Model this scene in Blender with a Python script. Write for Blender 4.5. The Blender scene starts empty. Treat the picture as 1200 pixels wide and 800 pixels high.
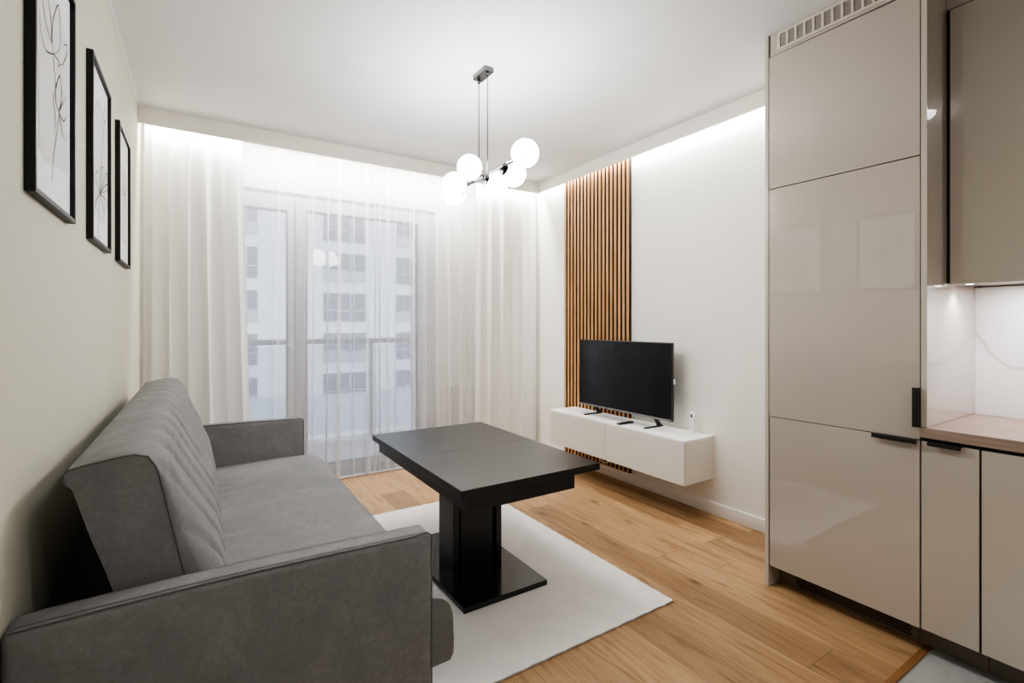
import bpy, bmesh, math, random
from mathutils import Vector, Matrix, noise
random.seed(7)
S = bpy.context.scene
C = S.collection

# ---------------------------------------------------------------- colour / materials
def lin(c):
    return tuple(((v/255.)/12.92 if v/255. <= .04045 else ((v/255.+.055)/1.055)**2.4) for v in c) + (1.,)

class NT:
    """small helper around a material node tree"""
    def __init__(s, name):
        s.m = bpy.data.materials.new(name); s.m.use_nodes = True
        s.t = s.m.node_tree; s.t.nodes.clear()
        s.out = s.t.nodes.new('ShaderNodeOutputMaterial')
    def n(s, typ, **kw):
        nd = s.t.nodes.new(typ)
        for k, v in kw.items(): setattr(nd, k, v)
        return nd
    def l(s, a, b): s.t.links.new(a, b)
    def val(s, sock, v):
        if hasattr(v, 'is_linked') or isinstance(v, bpy.types.NodeSocket): s.l(v, sock)
        else: sock.default_value = v
    def math(s, op, a, b=0., c=0.):
        nd = s.n('ShaderNodeMath', operation=op)
        for i, v in enumerate((a, b, c)):
            if i < len(nd.inputs): s.val(nd.inputs[i], v)
        return nd.outputs[0]
    def comb(s, x, y, z):
        nd = s.n('ShaderNodeCombineXYZ')
        for i, v in enumerate((x, y, z)): s.val(nd.inputs[i], v)
        return nd.outputs[0]
    def pos(s):
        g = s.n('ShaderNodeNewGeometry'); sp = s.n('ShaderNodeSeparateXYZ')
        s.l(g.outputs['Position'], sp.inputs[0]); return g.outputs['Position'], sp.outputs
    def noise(s, vec, scale, detail=2., rough=.5, dist=0.):
        nd = s.n('ShaderNodeTexNoise'); s.l(vec, nd.inputs['Vector'])
        nd.inputs['Scale'].default_value = scale; nd.inputs['Detail'].default_value = detail
        nd.inputs['Roughness'].default_value = rough; nd.inputs['Distortion'].default_value = dist
        return nd.outputs['Fac']
    def ramp(s, fac, stops):
        nd = s.n('ShaderNodeValToRGB'); e = nd.color_ramp.elements
        while len(e) < len(stops): e.new(.5)
        for i, (p, c) in enumerate(stops): e[i].position = p; e[i].color = c
        s.l(fac, nd.inputs[0]); return nd.outputs['Color']
    def mix(s, f, a, b, mode='MIX'):
        nd = s.n('ShaderNodeMix', data_type='RGBA', blend_type=mode)
        s.val(nd.inputs[0], f); s.val(nd.inputs[6], a); s.val(nd.inputs[7], b)
        return nd.outputs[2]
    def bump(s, h, strength, dist=.01):
        nd = s.n('ShaderNodeBump'); nd.inputs['Strength'].default_value = strength
        nd.inputs['Distance'].default_value = dist; s.l(h, nd.inputs['Height']); return nd.outputs['Normal']
    def bsdf(s, **kw):
        b = s.n('ShaderNodeBsdfPrincipled')
        for k, v in kw.items(): s.val(b.inputs[k.replace('_', ' ')], v)
        s.l(b.outputs[0], s.out.inputs[0]); return b

M = {}
def plain(key, rgb, rough=.5, metal=0., coat=0., var=0., bump=0., bscale=300., spec=.5, coat_rough=.03):
    t = NT(key); p, x = t.pos(); c = lin(rgb)
    col = c
    if var > 0:
        f = t.noise(p, 3., 3.)
        col = t.mix(f, tuple(v*(1-var) for v in c[:3])+(1,), tuple(min(1, v*(1+var)) for v in c[:3])+(1,))
    b = t.bsdf(Base_Color=col, Roughness=rough, Metallic=metal)
    b.inputs['Coat Weight'].default_value = coat; b.inputs['Coat Roughness'].default_value = coat_rough
    b.inputs['Specular IOR Level'].default_value = spec
    if bump > 0: t.l(t.bump(t.noise(p, bscale, 2.), bump, .002), b.inputs['Normal'])
    M[key] = t.m; return t.m

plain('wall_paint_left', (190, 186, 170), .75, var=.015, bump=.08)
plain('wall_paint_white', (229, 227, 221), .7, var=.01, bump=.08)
plain('ceiling_paint', (220, 220, 220), .8, var=.01)
plain('trim_paint', (226, 223, 215), .6)
plain('baseboard_white', (226, 222, 217), .35)
plain('gloss_greige', (176, 165, 154), .25, coat=1., spec=.4, coat_rough=.015)
[n for n in M['gloss_greige'].node_tree.nodes if n.type == 'BSDF_PRINCIPLED'][0].inputs['Coat IOR'].default_value = 1.85
plain('greige_edge', (186, 177, 165), .3)
plain('dark_gap', (28, 24, 22), .8)
plain('plinth_brown', (108, 97, 89), .35)
plain('black_metal', (22, 22, 23), .4)
plain('black_wood', (12, 12, 13), .36, spec=.62)
plain('black_plate', (12, 12, 13), .16, spec=.6)
plain('black_frame', (27, 26, 26), .45, spec=.3)
plain('frame_lip', (90, 90, 92), .4)
plain('paper', (226, 228, 230), .8)
plain('wash', (209, 209, 210), .9, var=.05)
plain('ink', (80, 78, 80), .9)
plain('chrome', (205, 207, 210), .12, metal=1.)
plain('brushed_chrome', (96, 96, 97), .25, metal=1.)
plain('dark_chrome', (52, 52, 54), .2, metal=1.)
plain('white_cabinet', (216, 211, 203), .35, var=.01)
plain('white_top', (240, 240, 239), .15)
plain('screen', (12, 13, 16), .16, spec=.55)
plain('tv_plastic', (18, 18, 19), .4)
plain('tv_lip', (140, 140, 142), .3, metal=.8)
plain('white_plastic', (238, 238, 236), .3)
plain('pvc', (198, 198, 202), .3)
plain('seal', (120, 121, 126), .5)
plain('radiator_white', (236, 233, 228), .4)
plain('rail_metal', (128, 130, 136), .5)
plain('facade_panel', (206, 210, 217), .8, var=.02)
plain('facade_window', (112, 117, 127), .35, var=.25)
plain('facade_frame', (165, 170, 178), .6)
plain('facade_grey', (176, 181, 190), .8, var=.04)
plain('ground_grey', (170, 176, 184), .9, var=.1)
plain('balcony_floor', (150, 152, 156), .8, var=.08)
plain('grille_beige', (205, 194, 182), .4)
plain('grille_mesh', (150, 143, 136), .5, metal=.2)
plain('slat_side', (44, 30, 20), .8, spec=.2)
plain('slat_back', (16, 12, 10), .9, spec=.1)

def emis(key, rgb, strength):
    t = NT(key); e = t.n('ShaderNodeEmission'); e.inputs[0].default_value = lin(rgb); e.inputs[1].default_value = strength
    t.l(e.outputs[0], t.out.inputs[0]); M[key] = t.m
emis('globe_glow', (255, 254, 252), 31.)
emis('led_glow', (255, 250, 244), 20.)

def wood_floor():
    t = NT('oak_planks'); p, x = t.pos(); W, L = .19, 1.85
    u = t.math('DIVIDE', t.math('ADD', x[0], .75), W)
    row = t.math('FLOOR', u)
    wn = t.n('ShaderNodeTexWhiteNoise', noise_dimensions='1D'); t.l(row, wn.inputs['W'])
    v = t.math('ADD', t.math('DIVIDE', x[1], L), t.math('MULTIPLY', wn.outputs['Value'], 7.3))
    colm = t.math('FLOOR', v)
    w2 = t.n('ShaderNodeTexWhiteNoise', noise_dimensions='2D'); t.l(t.comb(row, colm, 0.), w2.inputs['Vector'])
    idv = w2.outputs['Value']
    vec = t.comb(t.math('MULTIPLY', x[0], 9.), t.math('MULTIPLY', x[1], .9), t.math('MULTIPLY', idv, 37.))
    g1 = t.noise(vec, 2.2, 6., .6, 1.6)
    vec2 = t.comb(t.math('MULTIPLY', x[0], 60.), t.math('MULTIPLY', x[1], 2.2), t.math('MULTIPLY', idv, 11.))
    g2 = t.noise(vec2, 2.5, 5., .65)
    col = t.ramp(g1, [(.28, lin((126, 94, 65))), (.45, lin((164, 131, 97))), (.6, lin((182, 150, 114))), (.78, lin((146, 112, 79)))])
    col = t.mix(t.math('MULTIPLY', g2, .34), col, lin((120, 88, 58)))
    tint = t.ramp(idv, [(0., lin((206, 198, 188))), (.5, lin((240, 237, 231))), (1., lin((255, 252, 244)))])
    col = t.mix(1., col, tint, 'MULTIPLY')
    # knots
    vo = t.n('ShaderNodeTexVoronoi'); vo.inputs['Scale'].default_value = 1.
    kv = t.comb(t.math('MULTIPLY', x[0], 5.2), t.math('MULTIPLY', x[1], 2.3), t.math('MULTIPLY', g1, .35))
    t.l(kv, vo.inputs['Vector'])
    k = t.n('ShaderNodeMapRange'); k.inputs[1].default_value = .04; k.inputs[2].default_value = .13
    k.inputs[3].default_value = .85; k.inputs[4].default_value = 0.
    t.l(vo.outputs['Distance'], k.inputs[0])
    col = t.mix(k.outputs[0], col, lin((84, 56, 34)))
    # dark gaps, plus a bevel highlight painted along one edge of each plank
    fu = t.math('FRACT', u); fv = t.math('FRACT', v)
    gu = t.math('MAXIMUM', t.math('LESS_THAN', fu, .011), t.math('LESS_THAN', fv, .0016))
    bevel_hl = t.math('MULTIPLY', t.math('GREATER_THAN', fu, .984), .35)
    col = t.mix(bevel_hl, col, lin((225, 190, 145)))
    col = t.mix(t.math('MULTIPLY', gu, .7), col, lin((92, 62, 38)))
    b = t.bsdf(Base_Color=col, Roughness=t.math('ADD', .36, t.math('MULTIPLY', g2, .2)))
    b.inputs['Specular IOR Level'].default_value = .35
    h = t.math('SUBTRACT', t.math('MULTIPLY', g2, .25), gu)
    t.l(t.bump(h, .25, .002), b.inputs['Normal'])
    M['oak_planks'] = t.m
wood_floor()

def wood(key, cols, axis, sc=(40., 2.), rough=.45):
    """fine straight grain along `axis` (0,1,2)"""
    t = NT(key); p, x = t.pos()
    a = [t.math('MULTIPLY', x[i], sc[1] if i == axis else sc[0]) for i in range(3)]
    vec = t.comb(*a)
    g = t.noise(vec, 1.6, 5., .6, .6); g2 = t.noise(vec, 6., 3., .6)
    col = t.ramp(g, [(.25, lin(cols[0])), (.5, lin(cols[1])), (.75, lin(cols[2]))])
    col = t.mix(t.math('MULTIPLY', g2, .3), col, lin(cols[0]))
    b = t.bsdf(Base_Color=col, Roughness=rough); b.inputs['Specular IOR Level'].default_value = .35
    t.l(t.bump(g2, .08, .001), b.inputs['Normal']); M[key] = t.m
wood('oak_slat', [(150, 102, 62), (188, 141, 95), (205, 162, 115)], 2, (45., 1.6))
wood('counter_wood', [(118, 99, 88), (145, 125, 112), (160, 141, 128)], 1, (26., 2.2), .4)
wood('strip_wood', [(104, 70, 42), (128, 88, 54), (140, 100, 64)], 0, (45., 2.))

def velvet():
    t = NT('grey_velvet'); p, x = t.pos()
    n1 = t.noise(p, 5., 4., .65, .8); n2 = t.noise(p, 70., 5., .75, .5)
    f = t.math('ADD', t.math('MULTIPLY', n1, .45), t.math('MULTIPLY', n2, .55))
    col = t.ramp(f, [(.36, lin((108, 107, 108))), (.5, lin((117, 116, 117))), (.64, lin((129, 128, 129)))])
    b = t.bsdf(Base_Color=col, Roughness=.75)
    b.inputs['Sheen Weight'].default_value = .12; b.inputs['Sheen Roughness'].default_value = .4
    b.inputs['Sheen Tint'].default_value = lin((225, 225, 228)); b.inputs['Specular IOR Level'].default_value = .2
    t.l(t.bump(t.noise(p, 260., 3., .6), .15, .002), b.inputs['Normal']); M['grey_velvet'] = t.m
velvet()
plain('velvet_seam', (92, 91, 91), .9)
plain('velvet_side', (104, 100, 97), .8, var=.05, bump=.1, spec=.2)

def rugm():
    t = NT('rug_pile'); p, x = t.pos()
    n1 = t.noise(p, 7., 4., .6, .6); n2 = t.noise(p, 420., 2.)
    col = t.ramp(n1, [(.3, lin((214, 211, 208))), (.7, lin((222, 219, 216)))])
    b = t.bsdf(Base_Color=col, Roughness=.95); b.inputs['Specular IOR Level'].default_value = .1
    t.l(t.bump(n2, .35, .003), b.inputs['Normal']); M['rug_pile'] = t.m
rugm()
plain('rug_binding', (160, 150, 142), .9)

def tile():
    t = NT('stone_tile'); p, x = t.pos()
    n1 = t.noise(p, 6., 6., .65, .6); n2 = t.noise(p, 60., 3.)
    col = t.ramp(t.math('ADD', t.math('MULTIPLY', n1, .75), t.math('MULTIPLY', n2, .25)), [(.3, lin((140, 142, 138))), (.7, lin((168, 169, 166)))])
    t.bsdf(Base_Color=col, Roughness=.45); M['stone_tile'] = t.m
tile()

def marble():
    t = NT('white_marble'); p, x = t.pos()
    # vein on the (Y,Z) plane: wandering line falling towards the viewer
    w = t.noise(p, 3., 2., .5); w2 = t.noise(p, 22., 3., .6)
    d = t.math('ADD', t.math('SUBTRACT', x[2], 1.25), t.math('MULTIPLY', t.math('SUBTRACT', .70, x[1]), 1.15))
    d = t.math('ADD', d, t.math('MULTIPLY', t.math('SUBTRACT', w, .5), .32))
    d = t.math('ADD', d, t.math('MULTIPLY', t.math('SUBTRACT', w2, .5), .03))
    ad = t.math('ABSOLUTE', d)
    mr = t.n('ShaderNodeMapRange'); mr.inputs[1].default_value = 0.; mr.inputs[2].default_value = .016
    mr.inputs[3].default_value = .5; mr.inputs[4].default_value = 0.; t.l(ad, mr.inputs[0])
    mr2 = t.n('ShaderNodeMapRange'); mr2.inputs[1].default_value = 0.; mr2.inputs[2].default_value = .12
    mr2.inputs[3].default_value = .22; mr2.inputs[4].default_value = 0.; t.l(ad, mr2.inputs[0])
    col = t.mix(mr2.outputs[0], lin((232, 232, 234)), lin((196, 194, 194)))
    col = t.mix(mr.outputs[0], col, lin((150, 146, 144)))
    b = t.bsdf(Base_Color=col, Roughness=.2); M['white_marble'] = t.m
marble()

def fabric(key, rgb, transp, transl, tint=None):
    t = NT(key); p, x = t.pos()
    vec = t.comb(t.math('MULTIPLY', x[0], 900.), t.math('MULTIPLY', x[1], 900.), t.math('MULTIPLY', x[2], 900.))
    weave = t.noise(vec, 1., 1.)
    c = lin(rgb)
    df = t.n('ShaderNodeBsdfDiffuse'); df.inputs[0].default_value = c
    tl = t.n('ShaderNodeBsdfTranslucent'); tl.inputs[0].default_value = c
    t.l(t.bump(weave, .1, .001), df.inputs['Normal'])
    m1 = t.n('ShaderNodeMixShader'); m1.inputs[0].default_value = transl
    t.l(df.outputs[0], m1.inputs[1]); t.l(tl.outputs[0], m1.inputs[2])
    if transp > 0:
        tr = t.n('ShaderNodeBsdfTransparent')
        m2 = t.n('ShaderNodeMixShader')
        # thin cloth lets less through where it turns edge-on (the sides of the folds)
        lw = t.n('ShaderNodeLayerWeight'); lw.inputs['Blend'].default_value = .5
        mr = t.n('ShaderNodeMapRange'); mr.inputs[1].default_value = .22; mr.inputs[2].default_value = .8
        mr.inputs[3].default_value = transp; mr.inputs[4].default_value = .12
        t.l(lw.outputs['Facing'], mr.inputs[0]); t.l(mr.outputs[0], m2.inputs[0])
        t.l(m1.outputs[0], m2.inputs[1]); t.l(tr.outputs[0], m2.inputs[2]); t.l(m2.outputs[0], t.out.inputs[0])
    else: t.l(m1.outputs[0], t.out.inputs[0])
    M[key] = t.m
fabric('drape_cloth', (238, 236, 232), 0., .3)
fabric('sheer_voile', (244, 244, 246), .66, .45)

def glass(key, fac_ior=1.45, tint=(.97, .98, 1., 1.)):
    t = NT(key); fr = t.n('ShaderNodeFresnel'); fr.inputs[0].default_value = fac_ior
    tr = t.n('ShaderNodeBsdfTransparent'); tr.inputs[0].default_value = tint
    gl = t.n('ShaderNodeBsdfGlossy'); gl.inputs['Roughness'].default_value = .01
    m = t.n('ShaderNodeMixShader'); t.l(fr.outputs[0], m.inputs[0]); t.l(tr.outputs[0], m.inputs[1]); t.l(gl.outputs[0], m.inputs[2])
    t.l(m.outputs[0], t.out.inputs[0]); M[key] = t.m
glass('window_glass'); glass('rail_glass', 1.3, (.86, .88, .9, 1.)); glass('clear_plastic', 1.15, (.985, .985, .985, 1.))

# ---------------------------------------------------------------- mesh helpers
def box(bm, a, b, bev=0., seg=2):
    """axis box from corner a to corner b, optionally bevelled"""
    lo = Vector([min(a[i], b[i]) for i in range(3)]); hi = Vector([max(a[i], b[i]) for i in range(3)])
    r = bmesh.ops.create_cube(bm, size=1.); vs = r['verts']
    for v in vs: v.co = Vector([lo[i] + (v.co[i]+.5)*(hi[i]-lo[i]) for i in range(3)])
    if bev > 0:
        if bev < .004: seg = 1
        es = list({e for v in vs for e in v.link_edges})
        bmesh.ops.bevel(bm, geom=es, offset=bev, segments=seg, profile=.5, affect='EDGES')
    return bm
def tube(bm, pts, r, seg=10, cap=True):
    """round tube along points"""
    pts = [Vector(p) for p in pts]; rings = []
    for i, p in enumerate(pts):
        d = (pts[min(i+1, len(pts)-1)] - pts[max(i-1, 0)]).normalized()
        up = Vector((0, 0, 1)) if abs(d.z) < .9 else Vector((1, 0, 0))
        a = d.cross(up).normalized(); b = d.cross(a).normalized()
        rr = r[i] if isinstance(r, (list, tuple)) else r
        rings.append([bm.verts.new(p + rr*(math.cos(2*math.pi*k/seg)*a + math.sin(2*math.pi*k/seg)*b)) for k in range(seg)])
    for i in range(len(rings)-1):
        for k in range(seg):
            bm.faces.new((rings[i][k], rings[i][(k+1) % seg], rings[i+1][(k+1) % seg], rings[i+1][k]))
    if cap: bm.faces.new(rings[0]); bm.faces.new(rings[-1])
    return bm
def lathe(bm, prof, centre, axis=(0, 0, 1), seg=28):
    """profile [(radius, height)] turned about an axis"""
    q = Vector((0, 0, 1)).rotation_difference(Vector(axis).normalized()); rings = []
    for r, h in prof:
        if r < 1e-6: rings.append([bm.verts.new(Vector(centre) + q @ Vector((0, 0, h)))])
        else: rings.append([bm.verts.new(Vector(centre) + q @ Vector((r*math.cos(2*math.pi*k/seg), r*math.sin(2*math.pi*k/seg), h))) for k in range(seg)])
    for i in range(len(rings)-1):
        A, B = rings[i], rings[i+1]
        for k in range(seg):
            k2 = (k+1) % seg
            if len(A) == 1 and len(B) == 1: continue
            if len(A) == 1: bm.faces.new((A[0], B[k], B[k2]))
            elif len(B) == 1: bm.faces.new((A[k], A[k2], B[0]))
            else: bm.faces.new((A[k], A[k2], B[k2], B[k]))
    return bm
def ball(bm, c, r, seg=32):
    return lathe(bm, [(r*math.sin(math.pi*i/18) if 0 < i < 18 else 0., -r*math.cos(math.pi*i/18)) for i in range(19)], c, seg=seg)

def obj(name, bm, mat, parent=None, smooth=True, ang=35):
    bmesh.ops.recalc_face_normals(bm, faces=bm.faces)
    me = bpy.data.meshes.new(name); bm.to_mesh(me); bm.free()
    me.materials.append(M[mat] if isinstance(mat, str) else mat)
    if smooth:
        for p in me.polygons: p.use_smooth = True
        me.set_sharp_from_angle(angle=math.radians(ang))
    o = bpy.data.objects.new(name, me); C.objects.link(o)
    if parent is not None:
        o.parent = parent; o.location = -world_loc(parent)
    return o
def world_loc(p):
    v = Vector(p.location)
    while p.parent: p = p.parent; v = v + Vector(p.location)
    return v
def thing(name, label, cat, loc=(0, 0, 0), group=None):
    o = bpy.data.objects.new(name, None); C.objects.link(o); o.location = loc; o.empty_display_size = .1
    return tag(o, label, cat, group)
def tag(o, label, cat, group=None):
    o['label'] = label; o['category'] = cat
    if group: o['group'] = group
    return o
def struct(o, label=None):
    o['kind'] = 'structure'
    if label: o['label'] = label
    return o
def B(): return bmesh.new()
def bx(name, a, b, mat, parent=None, bev=0.): return obj(name, box(B(), a, b, bev), mat, parent)

# ---------------------------------------------------------------- room constants
XL, XR = -.325, 2.93          # side walls
YW, YN = 4.33, -2.1           # window wall, wall behind the viewer
ZC = 2.69                     # ceiling

# ---- shell
struct(bx('floor', (XL-.1, .728, -.05), (XR+.1, YW+.02, 0), 'oak_planks'), 'oak plank floor with knots and visible joints')
struct(bx('floor_kitchen', (XL-.1, YN, -.05), (XR+.1, .728, -.002), 'stone_tile'), 'pale grey stone tile floor of the kitchen')
struct(bx('trim_1', (XL, .728, 0), (2.45, .752, .004), 'strip_wood'), 'brown wooden strip between plank and tile floor')
struct(bx('ceiling', (XL-.1, YN, ZC), (XR+.1, YW+.1, ZC+.08), 'ceiling_paint'), 'plain white ceiling')
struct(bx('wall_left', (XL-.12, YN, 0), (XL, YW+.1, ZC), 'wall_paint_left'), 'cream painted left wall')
struct(bx('wall_right', (XR, YN, 0), (XR+.12, YW+.1, ZC), 'wall_paint_white'), 'white television wall')
struct(bx('wall_near', (XL, YN-.1, 0), (XR, YN, ZC), 'wall_paint_white'))
OX0, OX1, OZ = -.06, 1.907, 2.355
bm = B()
box(bm, (XL, YW, 0), (OX0, YW+.2, ZC)); box(bm, (OX1, YW, 0), (XR, YW+.2, ZC)); box(bm, (OX0, YW, OZ), (OX1, YW+.2, ZC))
struct(obj('wall_window', bm, 'wall_paint_white'), 'white wall around the balcony window')
struct(bx('baseboard_right', (XR-.014, 1.352, 0), (XR, YW, .085), 'baseboard_white', bev=.004), 'white baseboard under the television')
struct(bx('baseboard_left', (XL, YN, 0), (XL+.014, YW, .085), 'baseboard_white', bev=.004))
struct(bx('baseboard_window', (OX1+.02, YW-.014, 0), (XR-.014, YW, .085), 'baseboard_white', bev=.004))
struct(bx('trim_2', (XL, 3.948, 2.580), (XR, 3.966, ZC), 'trim_paint', bev=.002), 'white cornice board hiding the curtain light')
struct(bx('trim_3', (2.850, 1.352, 2.588), (2.867, 3.948, ZC), 'trim_paint', bev=.002), 'white cornice board hiding the light above the television wall')

# ---- balcony window
win = struct(bpy.data.objects.new('window_1', None), 'white balcony window with a narrow and a wide sash'); C.objects.link(win); win.location = (.9, YW+.05, 0)
bm = B(); y0, y1 = YW+.03, YW+.10
for a, b in (((OX0, y0, .0), (OX0+.06, y1, OZ)), ((OX1-.075, y0, .0), (OX1, y1, OZ)), ((OX0+.06, y0, OZ-.055), (OX1-.075, y1, OZ)), ((OX0+.06, y0, 0), (OX1-.075, y1, .035))):
    box(bm, a, b, .003, 1)
obj('window_frame', bm, 'pvc', win)
def sash(x0, x1, z0, z1, ws, wt, wb):
    bm = B(); ya, yb = YW+.015, YW+.085
    box(bm, (x0, ya, z0), (x0+ws[0], yb, z1), .004, 1); box(bm, (x1-ws[1], ya, z0), (x1, yb, z1), .004, 1)
    box(bm, (x0+ws[0], ya, z1-wt), (x1-ws[1], yb, z1), .004, 1); box(bm, (x0+ws[0], ya, z0), (x1-ws[1], yb, z0+wb), .004, 1)
    s = obj('sash', bm, 'pvc', win)
    bm = B(); g = .007
    X0, X1, Z0, Z1 = x0+ws[0], x1-ws[1], z0+wb, z1-wt
    for a, b in (((X0, ya+.004, Z0), (X0+g, yb-.004, Z1)), ((X1-g, ya+.004, Z0), (X1, yb-.004, Z1)), ((X0+g, ya+.004, Z1-g), (X1-g, yb-.004, Z1)), ((X0+g, ya+.004, Z0), (X1-g, yb-.004, Z0+g))):
        box(bm, a, b)
    obj('seal', bm, 'seal', s)
    bx('pane', (X0+.002, YW+.047, Z0+.002), (X1-.002, YW+.053, Z1-.002), 'window_glass', s)
    return s
sl = sash(OX0+.045, .668, .028, 2.31, (.075, .052), .10, .06)
sr = sash(.674, OX1-.06, .028, 2.31, (.086, .105), .085, .06)
bm = B(); box(bm, (.630, YW+.008, 1.07), (.652, YW+.016, 1.14), .003); box(bm, (.634, YW-.03, 1.10), (.648, YW+.01, 1.115), .003); box(bm, (.634, YW-.034, 1.00), (.648, YW-.022, 1.118), .004)
obj('handle', bm, 'white_plastic', sl)

# ---- outside: balcony and the block of flats opposite
struct(bx('floor_balcony', (-2.5, YW+.2, -.16), (5.5, 5.85, -.02), 'balcony_floor'))
rail = thing('balcony_railing', 'grey metal balcony railing with glass infill outside the window', 'railing', (1.5, 5.7, 0))
bx('handrail', (-2.4, 5.67, 1.062), (5.4, 5.73, 1.122), 'rail_metal', rail, .006)
for px in (-2.2, -.25, 1.70, 3.65): bx('post', (px-.022, 5.68, -.02), (px+.022, 5.72, 1.062), 'rail_metal', rail, .003)
for px in (-2.2, -.25, 1.70): bx('glass_panel', (px+.03, 5.694, .06), (px+1.92, 5.706, 1.05), 'rail_glass', rail)
struct(bx('ground', (-60, 6.5, -6.6), (90, 80, -6.5), 'ground_grey'))
bld = thing('apartment_building', 'pale grey apartment building with dark windows seen beyond the balcony', 'building', (8, 36, -6.5))
bx('wall', (-14, 36, -6.5), (34, 40, 22), 'facade_panel', bld)
for r in range(-3, 6):
    z0 = 4.35 + 2.85*r
    for (xa, xb, split) in ((-8.4, -5.4, .6), (-2.6, -.2, .5), (2.0, 3.25, .5), (7.4, 10.35, .62), (12.7, 15.6, .45), (18., 21., .5)):
        if z0 < -5: continue
        w = bx('window', (xa, 35.93, z0), (xb, 36.02, z0+2.0), 'facade_window', bld)
        xm = xa + (xb-xa)*split
        bm = B(); box(bm, (xm-.06, 35.88, z0), (xm+.06, 35.94, z0+2.)); box(bm, (xa, 35.88, z0+.72), (xb, 35.94, z0+.8))
        if (r+int(xa)) % 2: box(bm, (xa, 35.9, z0), (xb, 35.95, z0+.72))
        obj('frame', bm, 'facade_frame', w)
bm = B(); box(bm, (-14, 34.2, -6.5), (34, 36, -3.6)); obj('podium', bm, 'facade_grey', bld)

# ---------------------------------------------------------------- curtains
def curtain(name, mat, label, cat, xt, xb, y, amp, seed, nfold, ztop, zbot, group=None, nx=420, nz=26, hemwave=0., ampb=1.0, tight=False):
    rnd = random.Random(seed)
    # irregular fold centres: cumulative fold phase
    ks = [(rnd.uniform(.25, 1.)**2*3.2 if tight else rnd.uniform(.55, 1.6)) for _ in range(nfold)]; tot = sum(ks); edges = [0.]
    for k in ks: edges.append(edges[-1]+k/tot)
    amps = [rnd.uniform(.35, 1.15) for _ in range(nfold)]
    drift = [rnd.uniform(-.5, .5)*(.8 if tight else 1.) for _ in range(nfold+1)]
    bm = B(); V = []
    for j in range(nz+1):
        t = j/nz; z = ztop + (zbot-ztop)*t; rowv = []
        x0 = xt[0]+(xb[0]-xt[0])*t; x1 = xt[1]+(xb[1]-xt[1])*t
        e = [edges[i] + (drift[i]*t*.5/nfold if 0 < i < nfold else 0) for i in range(nfold+1)]
        for i in range(nx+1):
            u = i/nx
            f = 0
            while f < nfold-1 and u > e[f+1]: f += 1
            ph = (u-e[f])/max(1e-4, e[f+1]-e[f])
            prof = .5-.5*math.cos(2*math.pi*ph)
            if tight: prof = (prof**(2.+6.*abs(drift[f])*2.)*amps[f]) + .12*prof
            a = amp*amps[f]*(1+(ampb-1)*t)
            yy = y - a*prof + .006*math.sin(9*u+5*t)
            zz = z + (hemwave*math.sin(40*u) if j == nz else 0)
            rowv.append(bm.verts.new((x0+(x1-x0)*u + .012*math.sin(2*math.pi*ph)*amps[f]*amp/.05, yy, zz)))
        V.append(rowv)
    for j in range(nz):
        for i in range(nx): bm.faces.new((V[j][i], V[j][i+1], V[j+1][i+1], V[j+1][i]))
    o = obj(name, bm, mat, ang=180)
    tag(o, label, cat, group); return o
curtain('curtain', 'drape_cloth', 'cream drape hanging beside the framed pictures, at the left end of the window', 'curtain',
        (-.30, .27), (-.315, .335), 4.075, .045, 11, 6, 2.66, .012)
curtain('curtain', 'drape_cloth', 'cream drape hanging between the radiator and the television wall', 'curtain',
        (2.215, 2.90), (2.19, 2.915), 4.075, .05, 5, 6, 2.66, .012)
curtain('sheer_curtain', 'sheer_voile', 'white see-through voile curtain across the whole balcony window', 'sheer curtain',
        (.12, 2.32), (.12, 2.32), 4.205, .055, 23, 20, 2.66, .010, nx=900, ampb=1.4, tight=True)
bm = B(); box(bm, (XL+.01, 4.05, 2.672), (XR-.01, 4.09, ZC)); box(bm, (XL+.01, 4.15, 2.672), (XR-.01, 4.19, ZC))
struct(obj('trim_4', bm, 'white_plastic'), 'white curtain track in the ceiling recess')

struct(bx('trim_5', (OX0, 4.17, 0), (OX1, YW+.03, .012), 'pvc', bev=.003), 'white threshold strip under the balcony window')
struct(bx('trim_6', (XL, 1.2, ZC-.014), (XL+.003, 3.948, ZC), 'ceiling_paint'), 'thin white paint line where left wall meets ceiling')
# ---- radiator
rad = thing('radiator', 'white panel radiator behind the sheer curtain', 'radiator', (2.45, 4.27, .1))
bm = B(); box(bm, (2.105, 4.225, .15), (2.85, 4.245, .72), .006)
for i in range(18):
    x = 2.13 + i*.04; box(bm, (x, 4.218, .18), (x+.02, 4.226, .69), .003, 1)
box(bm, (2.105, 4.285, .15), (2.85, 4.305, .72), .006); box(bm, (2.11, 4.24, .70), (2.845, 4.29, .722), .004)
obj('panel', bm, 'radiator_white', rad)
bm = B(); tube(bm, [(2.105, 4.265, .695), (2.085, 4.265, .695)], .011); tube(bm, [(2.088, 4.265, .70), (2.088, 4.265, .09), (2.088, 4.265, .0)], .008)
obj('pipe', bm, 'radiator_white', rad)
bm = B(); lathe(bm, [(0, 0), (.017, 0), (.019, .01), (.019, .05), (.014, .062), (0, .063)], (2.083, 4.265, .70), (-1, 0, 0)); obj('valve', bm, 'white_plastic', rad)
for bxx in (2.2, 2.7): bx('bracket', (bxx, 4.30, .25), (bxx+.04, YW-.001, .6), 'radiator_white', rad)

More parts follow.
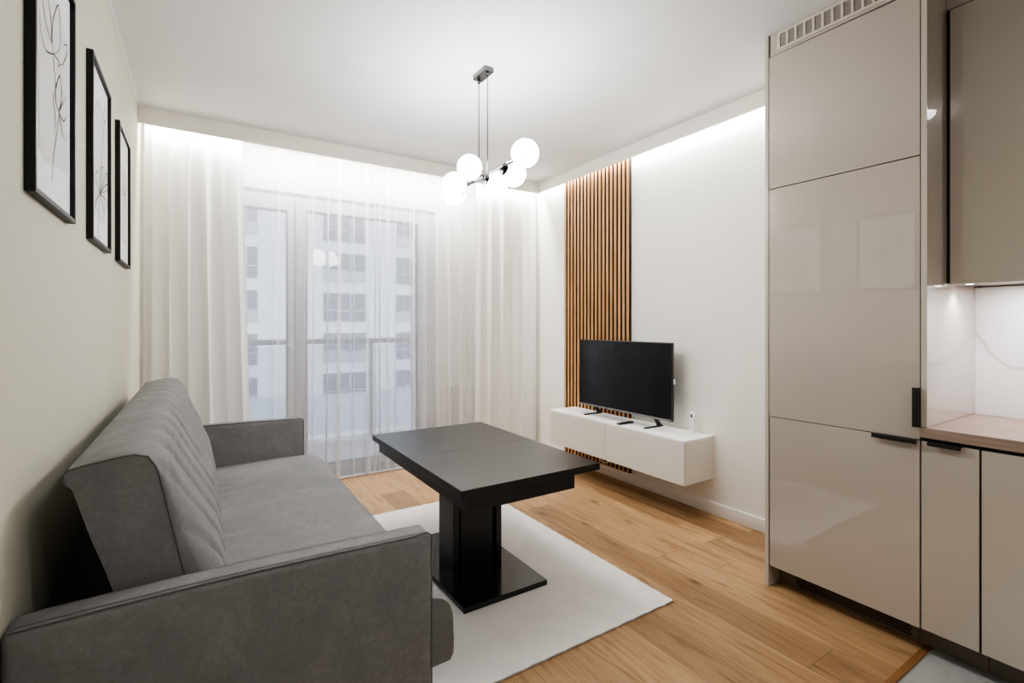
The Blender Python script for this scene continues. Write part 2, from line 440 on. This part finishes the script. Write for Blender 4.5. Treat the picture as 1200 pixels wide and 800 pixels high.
# ---------------------------------------------------------------- framed pictures
def stroke(bm, pts, x, w):
    # Catmull-Rom through (y,z) points, flat ribbon lying on the paper
    P = [Vector((0, a, b)) for a, b in pts]
    if len(P) > 2:
        Q = [P[0]] + P + [P[-1]]; R = []
        for i in range(1, len(Q)-2):
            for s in range(6):
                t = s/6.; a, b, c, d = Q[i-1], Q[i], Q[i+1], Q[i+2]
                R.append(.5*((2*b)+(c-a)*t+(2*a-5*b+4*c-d)*t*t+(3*b-3*c+d-a)*t**3))
        P = R + [P[-1]]
    L = []
    for i, p in enumerate(P):
        d = (P[min(i+1, len(P)-1)]-P[max(i-1, 0)]); d = d.normalized() if d.length > 1e-6 else Vector((0, 0, 1))
        n = Vector((0, -d.z, d.y)); k = w*(.55+.45*math.sin(math.pi*i/max(1, len(P)-1)+.4))
        L.append((bm.verts.new((x, p.y+n.y*k, p.z+n.z*k)), bm.verts.new((x, p.y-n.y*k, p.z-n.z*k))))
    for i in range(len(L)-1): bm.faces.new((L[i][0], L[i][1], L[i+1][1], L[i+1][0]))
def picture(y0, y1, z0, z1, label, strokes, patch, w=.0026):
    d = .020; x0, xf = XL, XL+d
    t = thing('framed_picture', label, 'picture', (x0, (y0+y1)/2, z0), 'flower drawings in black frames on the cream wall')
    bm = B(); fw = .013
    for a, b in (((x0, y0, z0), (xf, y0+fw, z1)), ((x0, y1-fw, z0), (xf, y1, z1)), ((x0, y0+fw, z0), (xf, y1-fw, z0+fw)), ((x0, y0+fw, z1-fw), (xf, y1-fw, z1))):
        box(bm, a, b, .001, 1)
    obj('frame', bm, 'black_frame', t)
    pr = bx('print', (x0, y0+fw, z0+fw), (x0+.008, y1-fw, z1-fw), 'paper', t)
    bm = B(); n = len(patch); vs = [bm.verts.new((x0+.0086, a, b)) for a, b in patch]; bm.faces.new(vs); obj('grey_wash', bm, 'wash', pr, smooth=False)
    bm = B()
    for s in strokes: stroke(bm, s, x0+.0092, w)
    obj('line_drawing', bm, 'ink', pr, smooth=False)
art1 = [[(1.713,1.982),(1.699,2.015),(1.709,2.071),(1.758,2.134),(1.777,2.122),(1.785,2.077),(1.780,2.029),(1.713,1.982)],[(1.694,2.003),(1.640,2.021),(1.607,2.064),(1.60,2.13)],[(1.713,1.982),(1.640,1.957),(1.595,1.974),(1.580,2.016)],[(1.713,1.982),(1.754,1.987),(1.777,1.984),(1.754,1.967)],[(1.777,1.984),(1.810,1.997)],[(1.694,2.003),(1.687,2.056),(1.662,2.095),(1.65,2.16)],[(1.713,1.982),(1.716,1.955),(1.731,1.915),(1.738,1.874),(1.754,1.850)],[(1.738,1.903),(1.761,1.938),(1.785,1.958)],[(1.769,1.856),(1.810,1.901),(1.793,1.940)],[(1.785,1.865),(1.852,1.925)],[(1.810,1.997),(1.861,2.048),(1.870,2.080),(1.818,2.055)],
 [(1.775,1.850),(1.758,1.809),(1.715,1.719),(1.697,1.644)],[(1.775,1.850),(1.727,1.882),(1.775,1.951),(1.798,1.934),(1.775,1.850)],[(1.775,1.850),(1.826,1.848),(1.861,1.873)],[(1.775,1.850),(1.808,1.810),(1.851,1.800)],[(1.703,1.880),(1.727,1.829),(1.736,1.794)]]
art2 = [[(2.408,1.600),(2.389,1.657),(2.428,1.780)],[(2.428,1.780),(2.327,1.815),(2.376,1.849),(2.428,1.780)],[(2.428,1.780),(2.441,1.872),(2.510,1.896),(2.428,1.780)],[(2.428,1.780),(2.558,1.888),(2.591,1.883),(2.428,1.780)],[(2.428,1.780),(2.585,1.853),(2.602,1.835),(2.428,1.780)],[(2.428,1.780),(2.553,1.785),(2.599,1.759)],[(2.428,1.780),(2.510,1.736),(2.563,1.715)],[(2.428,1.780),(2.345,1.735),(2.327,1.689)],[(2.548,2.161),(2.514,2.114),(2.536,2.093),(2.578,2.135),(2.548,2.161)],[(2.536,2.093),(2.475,1.976),(2.454,1.870),(2.428,1.78)]]
art3 = [[(3.147,1.734),(3.135,1.850),(3.147,1.941)],[(3.147,1.941),(3.089,1.957),(3.147,1.993)],[(3.147,1.941),(3.227,1.988),(3.197,1.992)],[(3.147,1.941),(3.056,1.913)],[(3.147,1.941),(3.240,1.961)],[(3.147,1.941),(3.207,1.924),(3.171,1.902)],[(3.147,1.941),(3.13,2.02),(3.16,2.05),(3.147,1.941)]]
picture(1.494, 1.922, 1.577, 2.233, 'black-framed flower drawing above the near end of the sofa, cut by the photo\'s top edge', art1, [(1.579,2.13),(1.574,1.699),(1.66,1.685),(1.875,1.712),(1.880,2.075),(1.80,2.13)])
picture(2.209, 2.632, 1.577, 2.233, 'black-framed flower drawing hung in the middle of the row of three', art2, [(2.28,2.05),(2.28,1.72),(2.50,1.66),(2.575,1.75),(2.575,2.10),(2.40,2.14)])
picture(2.905, 3.325, 1.577, 2.233, 'black-framed flower drawing hung closest to the curtain', art3, [(2.97,2.08),(2.97,1.70),(3.20,1.68),(3.26,1.76),(3.26,2.06)])

# ---------------------------------------------------------------- sofa
def smooth_profile(pts, per=6):
    P = [Vector((a, b, 0)) for a, b in pts]; n = len(P); R = []
    for i in range(n):
        a, b, c, d = P[i-1], P[i], P[(i+1) % n], P[(i+2) % n]
        m = max(1, min(14, int((c-b).length/.02)))
        for s in range(m):
            t = s/m
            R.append(.5*((2*b)+(c-a)*t+(2*a-5*b+4*c-d)*t*t+(3*b-3*c+d-a)*t**3))
    return [(v.x, v.y) for v in R]
def sweep(bm, prof, ys, disp):
    """closed (x,z) profile swept along Y; disp(i,arc,y,x,z)->(dx,dz)"""
    arc = [0.]
    for i in range(1, len(prof)): arc.append(arc[-1]+math.dist(prof[i], prof[i-1]))
    rings = []
    for y in ys:
        rings.append([bm.verts.new((x+disp(i, arc[i], y, x, z)[0], y, z+disp(i, arc[i], y, x, z)[1])) for i, (x, z) in enumerate(prof)])
    n = len(prof)
    for j in range(len(rings)-1):
        for i in range(n): bm.faces.new((rings[j][i], rings[j][(i+1) % n], rings[j+1][(i+1) % n], rings[j+1][i]))
    bm.faces.new(rings[0]); bm.faces.new(list(reversed(rings[-1])))
sofa = thing('sofa', 'grey velvet sofa with quilted backrest standing against the left wall', 'sofa', (.2, 2.5, 0))
AY0, AY1, FY0, FY1 = 1.322, 1.412, 3.382, 3.462
def arm(y0, y1, outer):
    bm = B(); box(bm, (-.323, y0, .05), (.575, y1, .682), .0)
    bmesh.ops.subdivide_edges(bm, edges=bm.edges[:], cuts=5, use_grid_fill=True)
    es = [e for e in bm.edges if len(e.link_faces) == 2 and e.calc_face_angle(0) > 1.]
    bmesh.ops.bevel(bm, geom=es, offset=.02, segments=5, profile=.5, affect='EDGES')
    for v in bm.verts:
        u = (v.co.x+.323)/.898
        v.co.z += (.008*math.sin(3.2*u+.4) - .004) if v.co.z > .5 else 0
        ym = (y0+y1)/2; v.co.y += (.006*math.sin(math.pi*min(1, max(0, u)))*math.sin(math.pi*min(1, max(0, (v.co.z-.05)/.59))))*(1 if v.co.y > ym else -1)
    a = obj('arm', bm, 'grey_velvet', sofa)
    yo = outer
    pts = [(-.315+.875*i/20, yo, .682+.008*math.sin(3.2*(.008+.875*i/20)/.898+.4)-.004-.0025) for i in range(0, 20)] + [(.560, yo, .676), (.571, yo, .668), (.574, yo, .65), (.574, yo, .3), (.574, yo, .06)]
    obj('piping', tube(B(), pts, .0022, 8), 'velvet_seam', a)
arm(AY0, AY1, AY0+.006); arm(FY0, FY1, FY0+.006)
# seat block
prof = smooth_profile([(.0, .23), (.0, .435), (.10, .442), (.35, .448), (.55, .446), (.62, .438), (.662, .418), (.682, .38), (.687, .31), (.686, .235), (.675, .215), (.3, .21)])
def seat_disp(i, a, y, x, z):
    if z < .30 : return (0, 0)
    n = noise.noise(Vector((x*3.5, y*3.5, 1.)))*.005 + noise.noise(Vector((x*9, y*9, 4.)))*.003
    e = min(1, min(y-AY1, FY0-y)/.05); e = max(0, e)
    wr = .0018*math.sin(46*y+8*x+2*math.sin(11*y))*max(0, 1-max(0, x-.06)/.16)
    return (n*.4, n+wr-.012*(1-e)**2)
ys = [AY1+.002+(FY0-AY1-.004)*i/150 for i in range(151)]
bm = B(); sweep(bm, prof, ys, seat_disp); obj('seat_cushion', bm, 'grey_velvet', sofa, ang=60)
# backrest
bp = [(-.112, .435), (-.165, .667), (-.205, .80), (-.236, .912), (-.247, .925), (-.252, .943), (-.244, .957), (-.215, .963), (-.165, .971), (-.125, .975), (-.100, .967), (-.084, .94), (-.072, .89), (-.052, .79), (-.030, .68), (-.008, .56), (.012, .435)]
prof = smooth_profile(bp)
arc = [0.]
for i in range(1, len(prof)): arc.append(arc[-1]+math.dist(prof[i], prof[i-1]))
# arc position where the quilted pad starts (rear top edge)
i0 = min(range(len(prof)), key=lambda i: math.dist(prof[i], (-.244, .957))); i1 = min(range(len(prof)), key=lambda i: math.dist(prof[i], (.012, .435)))
BY0, BY1 = AY1+.03, FY0-.01; ymid = (BY0+BY1)/2
def back_disp(i, a, y, x, z):
    if not (i0 < i < i1+1): return (0, 0)
    s = a-arc[i0]; span = arc[i1]-arc[i0]
    e = min((y-BY0), (BY1-y)); edge = min(1., max(0., e/.11)); edge = math.sqrt(max(0, 1-(1-edge)**2))
    r_ = s/span; puff = edge*(.016 + .060*max(0., min(1., (r_-.22)/.5))**1.2) * (1. if r_ < .9 else 1.-.3*(r_-.9)/.1) * min(1., r_/.08)
    q = (s - abs(y-ymid)*.0 + (y-BY0 if y < ymid else BY1-y)*-.95)/.17
    f = abs(q-round(q))
    groove = -.013*math.exp(-(f/.085)**2)*edge
    wr = .0025*noise.noise(Vector((x*14, y*10, z*14)))*edge
    k = puff + groove + wr
    p0, p1 = prof[i-1], prof[(i+1) % len(prof)]
    tx, tz = p1[0]-p0[0], p1[1]-p0[1]; L = math.hypot(tx, tz) or 1
    nx_, nz_ = -tz/L, tx/L          # profile runs clockwise: outward normal
    if nx_*.6+nz_*.4 < 0: nx_, nz_ = -nx_, -nz_
    return (nx_*k, nz_*k*.6)
ys = [BY0+(BY1-BY0)*((i/260.)) for i in range(261)]
bm = B(); sweep(bm, prof, ys, back_disp); back = obj('backrest', bm, 'grey_velvet', sofa, ang=50)
for yy in (BY0, BY1):
    pts = [(x, yy, z) for x, z in prof[i0-2:i1+1]]
    obj('piping', tube(B(), pts, .0022, 8), 'velvet_seam', back)
for lx in (-.05, .55):
    for ly in (1.50, 3.28):
        bm = B(); lathe(bm, [(0, 0), (.018, 0), (.024, .215), (0, .215)], (lx, ly, .0)); obj('leg', bm, 'black_metal', sofa)
for ly in (AY0+.042, FY0+.042):
    for lx in (-.25, .50):
        bm = B(); lathe(bm, [(0, 0), (.018, 0), (.02, .052), (0, .052)], (lx, ly, .0)); obj('foot', bm, 'black_metal', sofa)

bx('gap_shade_block', (-.305, AY1+.004, .21), (-.10, FY0-.004, .60), 'dark_gap', sofa)  # dark block added to stop floor bounce and blacken the gap behind the sofa
# ---------------------------------------------------------------- rug, table
RZ = .012
bm = B(); nx, ny = 60, 90; rx0, rx1, ry0, ry1 = .655, 1.844, 1.497, 3.24
V = [[bm.verts.new((rx0+(rx1-rx0)*i/nx + (.002*math.sin(j*1.7) if i in (0, nx) else 0), ry0+(ry1-ry0)*j/ny + (.002*math.sin(i*1.3) if j in (0, ny) else 0), (RZ if 0 < i < nx and 0 < j < ny else RZ*.75))) for i in range(nx+1)] for j in range(ny+1)]
for j in range(ny):
    for i in range(nx): bm.faces.new((V[j][i], V[j][i+1], V[j+1][i+1], V[j+1][i]))
r = bmesh.ops.extrude_face_region(bm, geom=bm.edges[:]) if False else None
bd = [e for e in bm.edges if len(e.link_faces) == 1]
g = bmesh.ops.extrude_edge_only(bm, edges=bd)['geom']
for v in g:
    if isinstance(v, bmesh.types.BMVert): v.co.z = .0005
rug = tag(obj('rug', bm, 'rug_pile', ang=50), 'off-white short-pile rug lying under the black table', 'rug')
bm = B(); tube(bm, [(rx0, ry0, .004), (rx1, ry0, .004), (rx1, ry1, .004), (rx0, ry1, .004), (rx0, ry0, .004)], .0035, 6); obj('binding', bm, 'rug_binding', rug)

TZ = .625
tab = thing('dining_table', 'black pedestal table with two-leaf top standing on the off-white rug', 'table', (1.235, 2.305, RZ))
tx0, tx1, ty0, ty1 = .870, 1.600, 1.722, 2.890
tym = (ty0+ty1)/2
for a, b in ((ty0, tym-.0003), (tym+.0003, ty1)):
    bx('tabletop', (tx0, a, TZ-.032), (tx1, b, TZ), 'black_wood', tab, .0015)
bm = B(); ax0, ax1, ay0, ay1 = .905, 1.462, 1.742, 2.87
for a, b in (((ax0, ay0, .525), (ax1, ay0+.02, TZ-.032)), ((ax0, ay1-.02, .525), (ax1, ay1, TZ-.032)), ((ax0, ay0+.02, .525), (ax0+.02, ay1-.02, TZ-.032)), ((ax1-.02, ay0+.02, .525), (ax1, ay1-.02, TZ-.032)), ((ax0+.02, 2.1, .53), (ax1-.02, 2.5, TZ-.034))):
    box(bm, a, b, .001, 1)
obj('apron', bm, 'black_wood', tab)
for a, b in ((1.068, 1.100), (1.318, 1.350)): bx('side_panel', (a, 2.205, RZ+.024), (b, 2.375, .53), 'black_wood', tab, .001)
bx('column', (1.116, 2.215, RZ+.024), (1.302, 2.365, .53), 'black_wood', tab, .001)
bx('base_plate', (.978, 1.912, RZ), (1.432, 2.698, RZ+.026), 'black_plate', tab, .0015)

# ---------------------------------------------------------------- slat panel
sp = thing('slat_panel', 'vertical oak slat panel on the white wall behind the television', 'wall panel', (XR, 3.2, .09))
bx('backing', (XR-.010, 2.787, .088), (XR, 3.609, 2.67), 'slat_back', sp)
for i in range(18):
    y = 2.787 + i*.0466
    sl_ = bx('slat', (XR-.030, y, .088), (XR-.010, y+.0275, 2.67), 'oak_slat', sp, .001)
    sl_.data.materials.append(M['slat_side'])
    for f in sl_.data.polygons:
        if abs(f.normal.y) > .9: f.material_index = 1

# ---------------------------------------------------------------- TV cabinet
tc = thing('tv_cabinet', 'white wall-hung television cabinet with two flap fronts', 'cabinet', (2.77, 2.745, .243))
cx0, cy0, cy1, cz0, cz1 = 2.615, 2.039, 3.448, .243, .531
bx('top', (cx0, cy0, cz1-.017), (XR-.031, cy1, cz1), 'white_top', tc, .0015)
bm = B()
box(bm, (cx0+.02, cy0, cz0), (XR-.031, cy0+.017, cz1-.017), .001, 1); box(bm, (cx0+.02, cy1-.017, cz0), (XR-.031, cy1, cz1-.017), .001, 1)
box(bm, (cx0+.02, cy0+.017, cz0), (XR-.031, cy1-.017, cz0+.017)); box(bm, (XR-.045, cy0+.017, cz0+.017), (XR-.031, cy1-.017, cz1-.017))
box(bm, (XR-.031, cy0, cz0), (XR, 2.78, cz1-.001)); box(bm, (XR-.031, 3.62, cz0), (XR, 3.618, cz1-.1)) if False else None
obj('carcass', bm, 'white_cabinet', tc)
for a, b in ((cy0+.001, 2.7545), (2.7575, cy1-.001)): bx('flap_door', (cx0, a, cz0+.001), (cx0+.018, b, cz1-.019), 'white_cabinet', tc, .001)
bx('door_gap', (cx0+.012, 2.74, cz0+.004), (cx0+.022, 2.772, cz1-.02), 'dark_gap', tc)
bm = B(); tube(bm, [(2.888, 3.13, cz0+.004), (2.888, 3.135, .18), (2.885, 3.10, .128), (2.88, 3.05, .115), (2.885, 3.0, .13), (2.885, 2.965, .18), (2.885, 2.96, cz0+.004)], .0045, 8)
tag(obj('cable', bm, 'white_plastic'), 'white cable looping down beneath the white television cabinet', 'cable')

# ---- television
tv = thing('television', 'black flat-screen television standing on the white cabinet', 'television', (2.79, 2.76, cz1))
TY0, TY1, TZ0, TZ1, TX = 2.268, 3.250, .597, 1.152, 2.778
bx('casing', (TX, TY0, TZ0), (TX+.028, TY1, TZ1), 'tv_plastic', tv, .003)
bx('screen', (TX-.0015, TY0+.007, TZ0+.016), (TX+.002, TY1-.007, TZ1-.007), 'screen', tv)
bx('chin', (TX-.002, TY0+.002, TZ0), (TX+.004, TY1-.002, TZ0+.013), 'tv_lip', tv, .001)
bx('rear_housing', (TX+.028, TY0+.2, TZ0+.05), (TX+.062, TY1-.2, TZ0+.36), 'tv_plastic', tv, .012)
for fy in (2.437, 3.080):
    bm = B(); box(bm, (2.690, fy-.010, cz1), (2.885, fy+.010, cz1+.010), .003)
    # leg rising to the casing
    vs = []
    for z, xa, xb in ((cz1+.006, 2.835, 2.872), (TZ0+.012, 2.785, 2.812)):
        for x, y in ((xa, fy-.009), (xb, fy-.009), (xb, fy+.009), (xa, fy+.009)): vs.append(bm.verts.new((x, y, z)))
    for q in ((0, 1, 2, 3), (7, 6, 5, 4), (0, 4, 5, 1), (1, 5, 6, 2), (2, 6, 7, 3), (3, 7, 4, 0)): bm.faces.new([vs[k] for k in q])
    obj('foot', bm, 'black_metal', tv)
# ---- remote, small white gadget
bm = B(); box(bm, (2.635, 2.625, cz1), (2.79, 2.660, cz1+.013), .005, 3)
rm = tag(obj('remote_control', bm, 'black_metal'), 'slim black remote control lying between the television feet', 'remote control')
bm = B()
for i in range(4):
    for j in range(2): lathe(bm, [(0, 0), (.004, 0), (.004, .0014), (0, .0016)], (2.66+.028*i, 2.636+.013*j, cz1+.0128), seg=10)
obj('button', bm, 'tv_plastic', rm)
gd = thing('gadget', 'slim white upright gadget with a black window at the cabinet\'s near end', 'gadget', (2.862, 2.158, cz1))
bx('holder', (2.851, 2.139, cz1), (2.873, 2.178, cz1+.095), 'clear_plastic', gd, .003)
bx('body', (2.853, 2.1415, cz1+.005), (2.871, 2.1755, cz1+.150), 'white_plastic', gd, .005)
bm = B(); lathe(bm, [(0, 0), (.0075, 0), (.0075, .002), (0, .0022)], (0, 0, 0), (-1, 0, 0), 20)
for v in bm.verts: v.co.z *= 1.7; v.co += Vector((2.853, 2.160, cz1+.120))
obj('window', bm, 'black_metal', gd)
# wall bracket piece by the television edge
bx('cap', (TX+.02, TY0-.006, .86), (TX+.034, TY0+.002, .895), 'white_plastic', tv, .002)

# ---------------------------------------------------------------- chandelier
ch = thing('pendant_light', 'chrome bar pendant light with six glowing white globes', 'lamp', (1.34, 2.385, ZC))
bx('canopy', (1.311, 2.316, ZC-.026), (1.369, 2.455, ZC), 'brushed_chrome', ch, .002)
BZ = 2.103
for y in (2.337, 2.435):
    bm = B(); tube(bm, [(1.34, y, ZC-.03), (1.34, y, BZ)], .0032, 8); lathe(bm, [(0, 0), (.008, 0), (.008, -.02), (.004, -.026), (0, -.026)], (1.34, y, ZC-.024), seg=14)
    lathe(bm, [(0, .03), (.005, .03), (.006, .004), (0, .004)], (1.34, y, BZ), seg=12)
    obj('rod', bm, 'brushed_chrome', ch)
bm = B(); tube(bm, [(1.34, 2.065, BZ), (1.34, 2.625, BZ)], .0065, 12)
for y in (2.17, 2.385, 2.56): tube(bm, [(1.34, y-.012, BZ), (1.34, y+.012, BZ)], .011, 14)
obj('bar', bm, 'dark_chrome', ch)
GR = .0675
globes = [((1.34, 1.97, BZ+.010), (1.34, 2.065, BZ)), ((1.42, 2.20, 2.086), (1.34, 2.19, BZ)), ((1.252, 2.38, 2.140), (1.34, 2.385, BZ)),
          ((1.430, 2.40, 2.082), (1.34, 2.40, BZ)), ((1.243, 2.55, 2.088), (1.34, 2.56, BZ)), ((1.322, 2.715, 2.080), (1.34, 2.62, BZ))]
for g, a in globes:
    gv, av = Vector(g), Vector(a); d = (av-gv).normalized()
    gl = obj('globe', ball(B(), g, GR), 'globe_glow', ch)
    # chrome cup hugging the globe, on a short arm
    bm = B(); R = GR+.002; prof_c = [(R*math.sin(math.radians(k)), R*math.cos(math.radians(k))) for k in range(0, 31, 5)]
    lathe(bm, [(max(r, 0.), h) for r, h in prof_c] + [(r+.001, h+.004) for r, h in reversed(prof_c[1:])] + [(0, R+.004)], g, d, 24)
    tube(bm, [gv+d*R, av], .005, 10)
    obj('cup', bm, 'dark_chrome', gl)

# ---------------------------------------------------------------- kitchen: tall fridge cabinet
FX = 2.346; DT = .02
tall = thing('tall_cabinet', 'tall gloss greige cabinet housing the built-in fridge, up to the ceiling', 'cabinet', (2.64, 1.04, 0))
bx('side_panel', (FX, 1.334, 0), (XR, 1.352, ZC), 'greige_edge', tall, .001)
bx('side_panel', (FX, .716, .886), (XR-.002, .735, ZC), 'gloss_greige', tall, .001)
bx('edge_band', (FX-.0008, .7165, .887), (FX+.001, .7345, ZC-.001), 'greige_edge', tall)
bx('carcass', (FX+.024, .738, .10), (XR-.002, 1.333, 2.584), 'dark_gap', tall)
GY0, GY1 = .7395, 1.3275
bx('upper_door', (FX, GY0, 1.9375), (FX+DT, GY1, 2.5765), 'gloss_greige', tall, .0012)
fd = bx('fridge_door', (FX, GY0, .8345), (FX+DT, GY1, 1.9335), 'gloss_greige', tall, .0012)
zd = bx('freezer_door', (FX, GY0, .106), (FX+DT, GY1, .8315), 'gloss_greige', tall, .0012)
bm = B(); box(bm, (FX-.020, .7365, .884), (FX+.012, .7405, 1.036), .001, 1); box(bm, (FX-.020, .7405, .884), (FX-.0165, .757, 1.036), .001, 1); obj('handle', bm, 'black_metal', fd)
bm = B(); box(bm, (FX-.020, .743, .8315), (FX+.012, .893, .8345), .0008, 1); box(bm, (FX-.020, .743, .818), (FX-.0165, .893, .8315), .0008, 1); obj('handle', bm, 'black_metal', zd)
for o_ in [o for o in tall.children if o.name.split('.')[0] in ('upper_door', 'fridge_door')]:   # the doors hang a touch out of line
    for v in o_.data.vertices:
        v.co.x -= .018*(v.co.y - (GY0+GY1)/2)
# ventilation grille above
vg = bx('vent_panel', (FX+.006, GY0, 2.5845), (FX+DT, GY1, ZC), 'gloss_greige', tall)
bm = B(); gz0, gz1 = 2.597, 2.683; cell = .0392; yA = 1.290
nc = 13; yB = yA - nc*cell - .012
box(bm, (FX, yB, gz0), (FX+.008, yA, gz0+.011), .001, 1); box(bm, (FX, yB, gz1-.011), (FX+.008, yA, gz1), .001, 1)
box(bm, (FX, yA-.012, gz0+.011), (FX+.008, yA, gz1-.011)); box(bm, (FX, yB, gz0+.011), (FX+.008, yB+.012, gz1-.011))
for i in range(1, nc): box(bm, (FX, yA-.006-i*cell-.005, gz0+.011), (FX+.008, yA-.006-i*cell+.005, gz1-.011))
gr = obj('vent_grille', bm, 'grille_beige', tall)
bm = B(); box(bm, (FX+.0045, yB+.01, gz0+.01), (FX+.0062, yA-.01, gz1-.01))
for k in range(7): box(bm, (FX+.002, yB+.01, gz0+.016+k*.0095), (FX+.005, yA-.01, gz0+.019+k*.0095))
obj('mesh', bm, 'grille_mesh', gr)
pl = bx('plinth', (2.445, .738, 0), (2.46, 1.334, .104), 'plinth_brown', tall)
bm = B()
for r in range(4):
    for i in range(46):
        y = .795 + i*.00985 + (.0049 if r % 2 else 0)
        box(bm, (2.4375, y, .017+r*.0115), (2.4415, y+.0072, .017+r*.0115+.0076))
pv = bx('vent_plate', (2.439, .770, .008), (2.447, 1.290, .072), 'plinth_brown', pl)
obj('vent_slots', bm, 'dark_gap', pv)

# ---- base cabinets, worktop, backsplash, upper cabinet
def base_cabinet(y0, y1, label, hy):
    t = thing('base_cabinet', label, 'cabinet', (2.6, (y0+y1)/2, 0), 'gloss base cabinets under the wooden worktop')
    bx('carcass', (FX+.024, y0, .10), (2.90, y1, .838), 'dark_gap', t)
    if y0 < 0: bx('end_panel', (FX, y0-.018, 0), (2.90, y0-.001, .84), 'gloss_greige', t, .001)
    d = bx('door', (FX, y0+.002, .108), (FX+DT, y1-.002, .8315), 'gloss_greige', t, .0012)
    bm = B(); box(bm, (FX-.020, hy[0], .8315), (FX+.012, hy[1], .8345), .0008, 1); box(bm, (FX-.020, hy[0], .820), (FX-.0165, hy[1], .8315), .0008, 1); obj('handle', bm, 'black_metal', d)
    bx('plinth', (2.445, y0, 0), (2.46, y1, .104), 'plinth_brown', t)
base_cabinet(.566, .736, 'narrow gloss greige base cabinet right beside the tall fridge cabinet', (.613, .711))
base_cabinet(-.04, .5635, 'wide gloss greige base cabinet at the photo\'s right edge', (.02, .12))
tag(bx('worktop', (FX-.010, -.06, .8455), (2.90, .7365, .885), 'counter_wood', None, .0015), 'brown wood-grain kitchen worktop on the base cabinets', 'worktop')
tag(bx('backsplash', (2.898, -.05, .8855), (XR, .7155, 1.442), 'white_marble', None), 'white marble-look splashback panel with grey veins above the worktop', 'splashback')
UX = 2.547
up = thing('wall_cabinet', 'gloss greige wall cabinet hanging above the marble splashback', 'cabinet', (2.74, .4, 1.44))
bx('carcass', (UX+.024, .095, 1.446), (XR-.002, .7155, 2.55), 'gloss_greige', up)
bx('door', (UX, .0965, 1.440), (UX+DT, .704, 2.545), 'gloss_greige', up, .0012)
bx('door_edge', (UX-.0006, .0975, 1.4395), (UX+DT, .703, 1.4465), 'greige_edge', up)
bx('filler', (UX, .095, 2.5485), (XR-.002, .7155, ZC), 'gloss_greige', up, .001)
bx('shadow_gap', (UX+.006, .704, 1.446), (UX+.03, .7155, 2.548), 'dark_gap', up)
bm = B(); lathe(bm, [(0, 0), (.012, 0), (.014, .003), (0, .003)], (2.63, .665, 1.4432)); ul = obj('under_light', bm, 'led_glow', up)

# ---- recessed kitchen spotlights
def spot_fix(x, y, label):
    t = thing('ceiling_spotlight', label, 'lamp', (x, y, ZC), 'recessed kitchen spotlights')
    bm = B(); lathe(bm, [(.033, -.002), (.045, -.003), (.047, 0), (.033, 0), (.033, -.002)], (x, y, ZC)); obj('ring', bm, 'white_plastic', t)
    bm = B(); lathe(bm, [(0, -.0015), (.032, -.0015), (.032, -.0005), (0, -.0005)], (x, y, ZC)); obj('lens', bm, 'led_glow', t)
spot_fix(1.04, .19, 'round recessed spotlight in the kitchen ceiling')

# ---------------------------------------------------------------- lights
def area(name, loc, size, power, rot=(0, 0, 0), col=(1., .96, .91)):
    l = bpy.data.lights.new(name, 'AREA'); l.shape = 'RECTANGLE'; l.size, l.size_y = size; l.energy = power; l.color = col
    o = bpy.data.objects.new(name, l); o.location = loc; o.rotation_euler = rot; C.objects.link(o); return o
area('led_curtain', (1.30, 3.995, 2.665), (3.2, .03), 30., (math.radians(14), 0, 0), (1., .99, .98))
area('led_tv_wall', (2.885, 2.65, 2.668), (.02, 2.55), 17., (0, math.radians(8), 0), (1., .99, .98))
area('led_under_cabinet', (2.74, .32, 1.44), (.03, .54), 2.4, (0, 0, 0), (1., .97, .985))
sp_l = bpy.data.lights.new('under_cabinet_spot', 'SPOT'); sp_l.energy = 3.0; sp_l.spot_size = math.radians(130); sp_l.spot_blend = .9; sp_l.shadow_soft_size = .015; sp_l.color = (1., .97, .98)
so = bpy.data.objects.new('under_cabinet_spot', sp_l); so.location = (2.63, .665, 1.436); C.objects.link(so)
for (x, y, e) in ((1.04, .19, 22.), (1.04, -1.1, 28.), (1.9, -.9, 10.)):  # first lamp belongs to the spotlight; the two behind are added unseen fill
    l = bpy.data.lights.new('kitchen_spot_and_fill', 'SPOT'); l.energy = e; l.spot_size = math.radians(172); l.spot_blend = 1.; l.shadow_soft_size = .05; l.color = (1., .98, .95)
    o = bpy.data.objects.new('kitchen_spot_and_fill', l); o.location = (x, y, ZC-.01); C.objects.link(o)

# overcast daylight outside
w = bpy.data.worlds.new('overcast'); S.world = w; w.use_nodes = True
nt = w.node_tree; nt.nodes.clear()
bg = nt.nodes.new('ShaderNodeBackground'); ow = nt.nodes.new('ShaderNodeOutputWorld')
bg.inputs[0].default_value = (.92, .95, 1., 1.); bg.inputs[1].default_value = 1.5
nt.links.new(bg.outputs[0], ow.inputs[0])

# ---------------------------------------------------------------- camera
cam = bpy.data.cameras.new('camera'); co = bpy.data.objects.new('camera', cam); C.objects.link(co)
co.location = (0, 0, 1.28); co.rotation_euler = (math.radians(90), 0, -math.atan(.642))
cam.sensor_width = 36.; cam.lens = 36.*573./1200.; cam.shift_y = -20./1200.; cam.clip_start = .02; cam.clip_end = 300
S.camera = co
S.view_settings.view_transform = 'AgX'; S.view_settings.look = 'AgX - Medium High Contrast'
S.view_settings.exposure = 1.2; S.view_settings.gamma = 1.
cy = S.cycles
cy.max_bounces = 10; cy.diffuse_bounces = 5; cy.glossy_bounces = 4; cy.transmission_bounces = 4; cy.transparent_max_bounces = 24
cy.caustics_reflective = False; cy.caustics_refractive = False; cy.sample_clamp_indirect = 6.
cy.use_denoising = True
